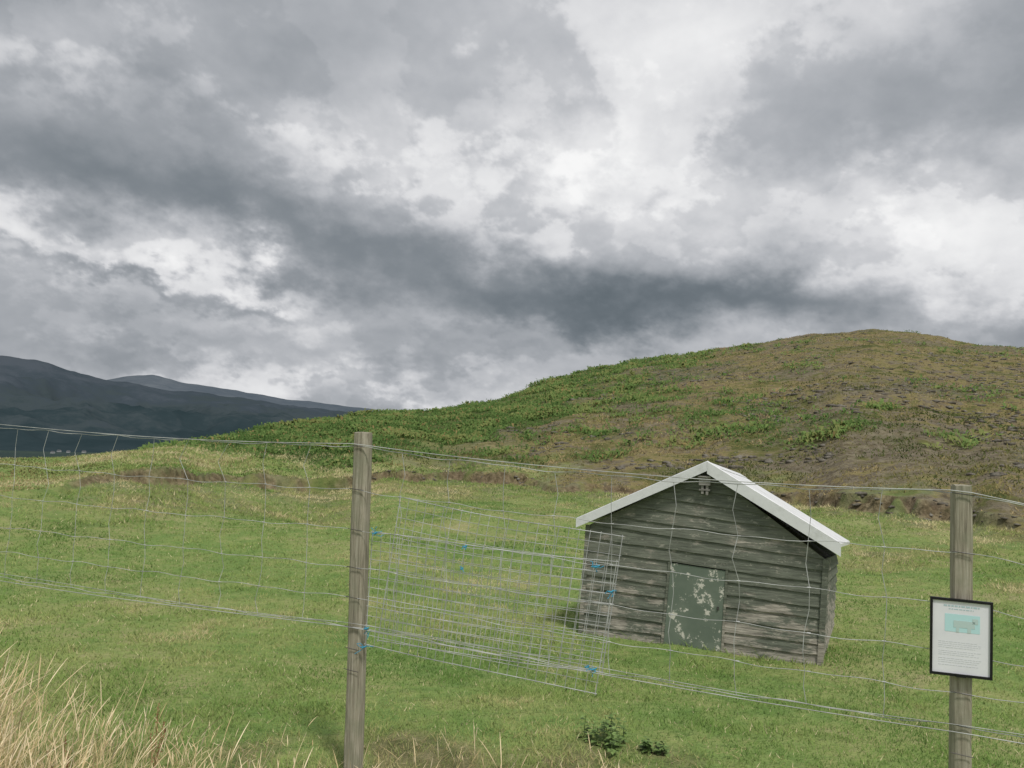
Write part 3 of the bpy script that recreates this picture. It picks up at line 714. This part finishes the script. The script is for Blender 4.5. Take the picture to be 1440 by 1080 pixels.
mountain("hazed_near_moor", [(-300, 490), (-100, 496), (0, 502), (55, 508), (105, 520), (150, 536), (230, 547), (320, 556), (420, 571), (530, 581), (700, 600), (1000, 640)], 5200, 2900,
         [(.3, (.024, .04, .046)), (.42, (.032, .049, .056)), (.5, (.05, .066, .073)), (.58, (.048, .064, .078)), (.7, (.068, .083, .1))], 5, 150)  # base colours are shifted to blue to paint in the distance haze
mountain("hazed_far_moor", [(-300, 560), (60, 548), (150, 534), (180, 529), (215, 527), (255, 537), (330, 549), (410, 562), (530, 577), (640, 590), (1000, 640)], 9500, 5600,
         [(.35, (.06, .08, .1)), (.5, (.075, .096, .12)), (.64, (.1, .12, .142)), (.85, (.16, .18, .2))], 15, 150)  # paler, bluer stops: thicker aerial haze put into the colour
m, t = newmat("white_render_wall"); t.bsdf((.36, .37, .37), .9); hw = m
m, t = newmat("slate_roof"); t.bsdf((.08, .085, .09), .8); hr = m
for (px, py) in [(74, 638), (83, 636), (96, 637), (118, 637)]:
    d = ray(px, py); s = (-60-1.6)/d[2]; P = CAM+d*s
    e = empty("distant_house", tuple(P), "tiny white house with slate roof in the dark valley", "house"); e["group"] = "white houses in the valley"
    zz = float(H(P[0], P[1])); w, l, h = rng.uniform(5, 8), rng.uniform(7, 12), 4
    e.location[2] = zz
    a, b = l/2, w/2
    v = [(-a, -b, 0), (a, -b, 0), (a, b, 0), (-a, b, 0), (-a, -b, h), (a, -b, h), (a, b, h), (-a, b, h), (-a, 0, h+3), (a, 0, h+3)]
    mesh_obj("wall", np.array(v, dtype=float), [(0, 1, 5, 4), (2, 3, 7, 6), (1, 2, 6, 9, 5), (3, 0, 4, 8, 7)], hw, e)
    v = [(-a-.4, -b-.4, h-.2), (a+.4, -b-.4, h-.2), (a+.4, 0, h+3.2), (-a-.4, 0, h+3.2), (a+.4, b+.4, h-.2), (-a-.4, b+.4, h-.2)]
    mesh_obj("roof", np.array(v, dtype=float), [(0, 1, 2, 3), (3, 2, 4, 5)], hr, e)
    e.rotation_euler[2] = rng.uniform(-.4, .4)

# ------------------------------------------------------------------ sky: cloud dome in front, open world behind (sun comes from there)
sa = np.concatenate([np.arange(-75, -40, .5), np.arange(-40, 40, .075), np.arange(40, 75.1, .5)])
se = np.concatenate([np.arange(-6, -1, .5), np.arange(-1, 34, .075), np.arange(34, 62.1, .5)])
AZ, EL_ = np.meshgrid(np.radians(sa), np.radians(se))
dx, dy, dz = np.cos(EL_)*np.sin(AZ), np.cos(EL_)*np.cos(AZ), np.sin(EL_)
def puffs(qx, qy):     # rounded lumps of several sizes, no creases
    b = 0; a = 1; s = 3.6; tot = 0
    for i in range(6):
        ang = .7*i; ca_, sa_ = math.cos(ang), math.sin(ang); X_ = qx*ca_-qy*sa_; Y_ = qx*sa_+qy*ca_
        n_ = vnoise(X_*s+i*7.7, Y_*s-i*3.3, 230+i)
        b = b+a*(np.sqrt(n_*n_+.06)*1.6-.75); tot += a; a *= .5; s *= 2.05
    return b/tot
den = np.maximum(dz, 0)+.52
qx, qy = dx/den*1.5, dy/den*1.5
w1 = fbm(qx, qy, 1.6, 3, 201, .5); w2 = fbm(qx+5.2, qy-3.1, 1.6, 3, 211, .5)
k_ = .05
h0 = puffs(qx+k_*w1, qy+k_*w2); h1 = puffs(qx+k_*w1+.006, qy+k_*w2-.03)
emb = np.clip((h0-h1)*1.6, -1, 1)
soft = fbm(qx, qy, 1.4, 6, 260, .5)
tear = fbm(qx, qy, 3.6, 8, 265, .6)
tear2 = fbm(qx+3, qy-7, 7.0, 7, 266, .6)
wa = fbm(qx, qy, 2.6, 8, 280, .62); wb = fbm(qx+9, qy+4, 2.6, 8, 290, .62)
U = AZ+.15*wa; W = EL_+.085*wb
v = np.full(AZ.shape, .705)
blobs = [
 (150, 285, 430, 90, 6, -.09), (0, 240, 280, 120, 0, -.04), (470, 350, 430, 48, 10, -.11), (880, 420, 430, 58, 7, -.17), (1120, 445, 300, 50, 3, -.13),
 (1430, 120, 200, 130, 10, -.13), (1180, 190, 240, 55, 0, -.05), (620, 455, 340, 40, 5, -.08), (80, 470, 320, 45, 0, -.10), (300, 398, 130, 15, 0, -.19), (100, 376, 80, 11, 5, -.16),
 (130, 70, 200, 60, 25, -.04), (320, 190, 240, 60, 20, -.03), (890, 242, 80, 22, 5, -.12), (560, 90, 160, 50, 30, -.03),
 (170, 358, 280, 40, 3, .25), (340, 375, 60, 16, 0, .12), (820, 215, 120, 50, 0, .2), (720, 310, 290, 90, -5, .13), (960, 100, 150, 80, 0, .12), (1060, 265, 230, 50, 0, .1), (1250, 310, 240, 60, 0, .09),
 (1420, 350, 170, 110, 0, .12), (470, 190, 110, 45, 20, .1), (20, 40, 80, 50, 0, .08), (380, 530, 380, 36, 6, .13), (500, 440, 200, 24, 6, .07), (760, 480, 200, 20, 4, .12), (1350, 440, 170, 35, 0, .09), (280, 50, 90, 40, 0, .05), (650, 130, 120, 60, 0, .05)]
for (px, py, rx, ry, rot, amp) in blobs:
    a, tt = azt(px, py); a = math.radians(a); b = math.atan(tt); th = math.radians(-rot)
    du, dv = U-a, (W-b); c_, s_n = math.cos(th), math.sin(th)
    pu, pv = (du*c_+dv*s_n)/(rx/FPX), (-du*s_n+dv*c_)/(ry/FPX)
    v += amp*np.exp(-1.1*(pu*pu+pv*pv))
bright = sst(.55, .84, v)
v = v+soft*.10+tear*(.05+.04*bright)+(sst(-.04, .16, tear)-.45)*(.015+.085*bright)+(sst(.0, .2, tear2)-.4)*(.008+.04*bright)+h0*(.015+.03*bright)+emb*(.015+.05*bright)
v = v+sst(.14, .02, dz)*fbm(AZ*1.0, EL_*4.0, 5, 5, 300)*.05
v = np.where(v > .85, .85+(v-.85)*.7, v)
v = np.clip(v, .38, .975)
stops = np.array([.34, .45, .58, .7, .82, .98]); cr_ = np.array([[90, 100, 107], [115, 123, 130], [147, 152, 158], [178, 181, 186], [211, 212, 215], [248, 248, 248]])/255.0
rgb = np.stack([np.interp(v, stops, cr_[:, i]) for i in range(3)], -1)
edge = np.maximum(sst(44, 70, np.abs(np.degrees(AZ))), sst(40, 60, np.degrees(EL_)))[..., None]
rgb = rgb*(1-edge)+np.array([174, 177, 181])/255.0*edge
lin = ((rgb+.055)/1.055)**2.4
RS = 45000
sky_o = mesh_obj("sky", np.stack([dx*RS, dy*RS, dz*RS], -1).reshape(-1, 3), gridfaces(*AZ.shape), smooth=True); sky_o["kind"] = "structure"
ca = sky_o.data.attributes.new("cloud", 'FLOAT_COLOR', 'POINT')
ca.data.foreach_set("color", np.concatenate([lin, np.ones(lin.shape[:2]+(1,))], -1).astype(np.float32).ravel())
m, t = newmat("cloud_material")
em = t.n('ShaderNodeEmission', {'Color': t.n('ShaderNodeAttribute', attribute_name="cloud").outputs['Color'], 'Strength': 1.0}); o = t.n('ShaderNodeOutputMaterial'); t.nt.links.new(em.outputs[0], o.inputs[0])
try: m.cycles.emission_sampling = 'NONE'
except Exception: pass
sky_o.data.materials.append(m)

SUN_EL, SUN_AZ = math.radians(57), math.radians(156)   # azimuth clockwise from +Y (view direction)
sd_ = Vector((math.sin(SUN_AZ)*math.cos(SUN_EL), math.cos(SUN_AZ)*math.cos(SUN_EL), math.sin(SUN_EL)))
sl_ = bpy.data.lights.new("sun", 'SUN'); sl_.energy = 2.4; sl_.angle = math.radians(8.0); sl_.color = (1, .96, .89)
so = bpy.data.objects.new("sun", sl_); COL.objects.link(so); so.rotation_euler = (-sd_).to_track_quat('-Z', 'Y').to_euler(); so.location = (0, 0, 30)
w = bpy.data.worlds.new("World"); scene.world = w; w.use_nodes = True; t = NT(w.node_tree)
try:
    w.cycles.sampling_method = 'MANUAL'; w.cycles.sample_map_resolution = 256
except Exception: pass
sky = t.n('ShaderNodeTexSky', sky_type='NISHITA'); sky.sun_disc = False; sky.sun_elevation = SUN_EL; sky.sun_rotation = SUN_AZ
b1 = t.n('ShaderNodeBackground', {'Color': sky.outputs[0], 'Strength': .1}); b2 = t.n('ShaderNodeBackground', {'Color': (.58, .59, .61, 1), 'Strength': 1.0})
mx = t.n('ShaderNodeMixShader', {0: .9, 1: b1.outputs[0], 2: b2.outputs[0]}); o = t.n('ShaderNodeOutputWorld'); t.nt.links.new(mx.outputs[0], o.inputs[0])
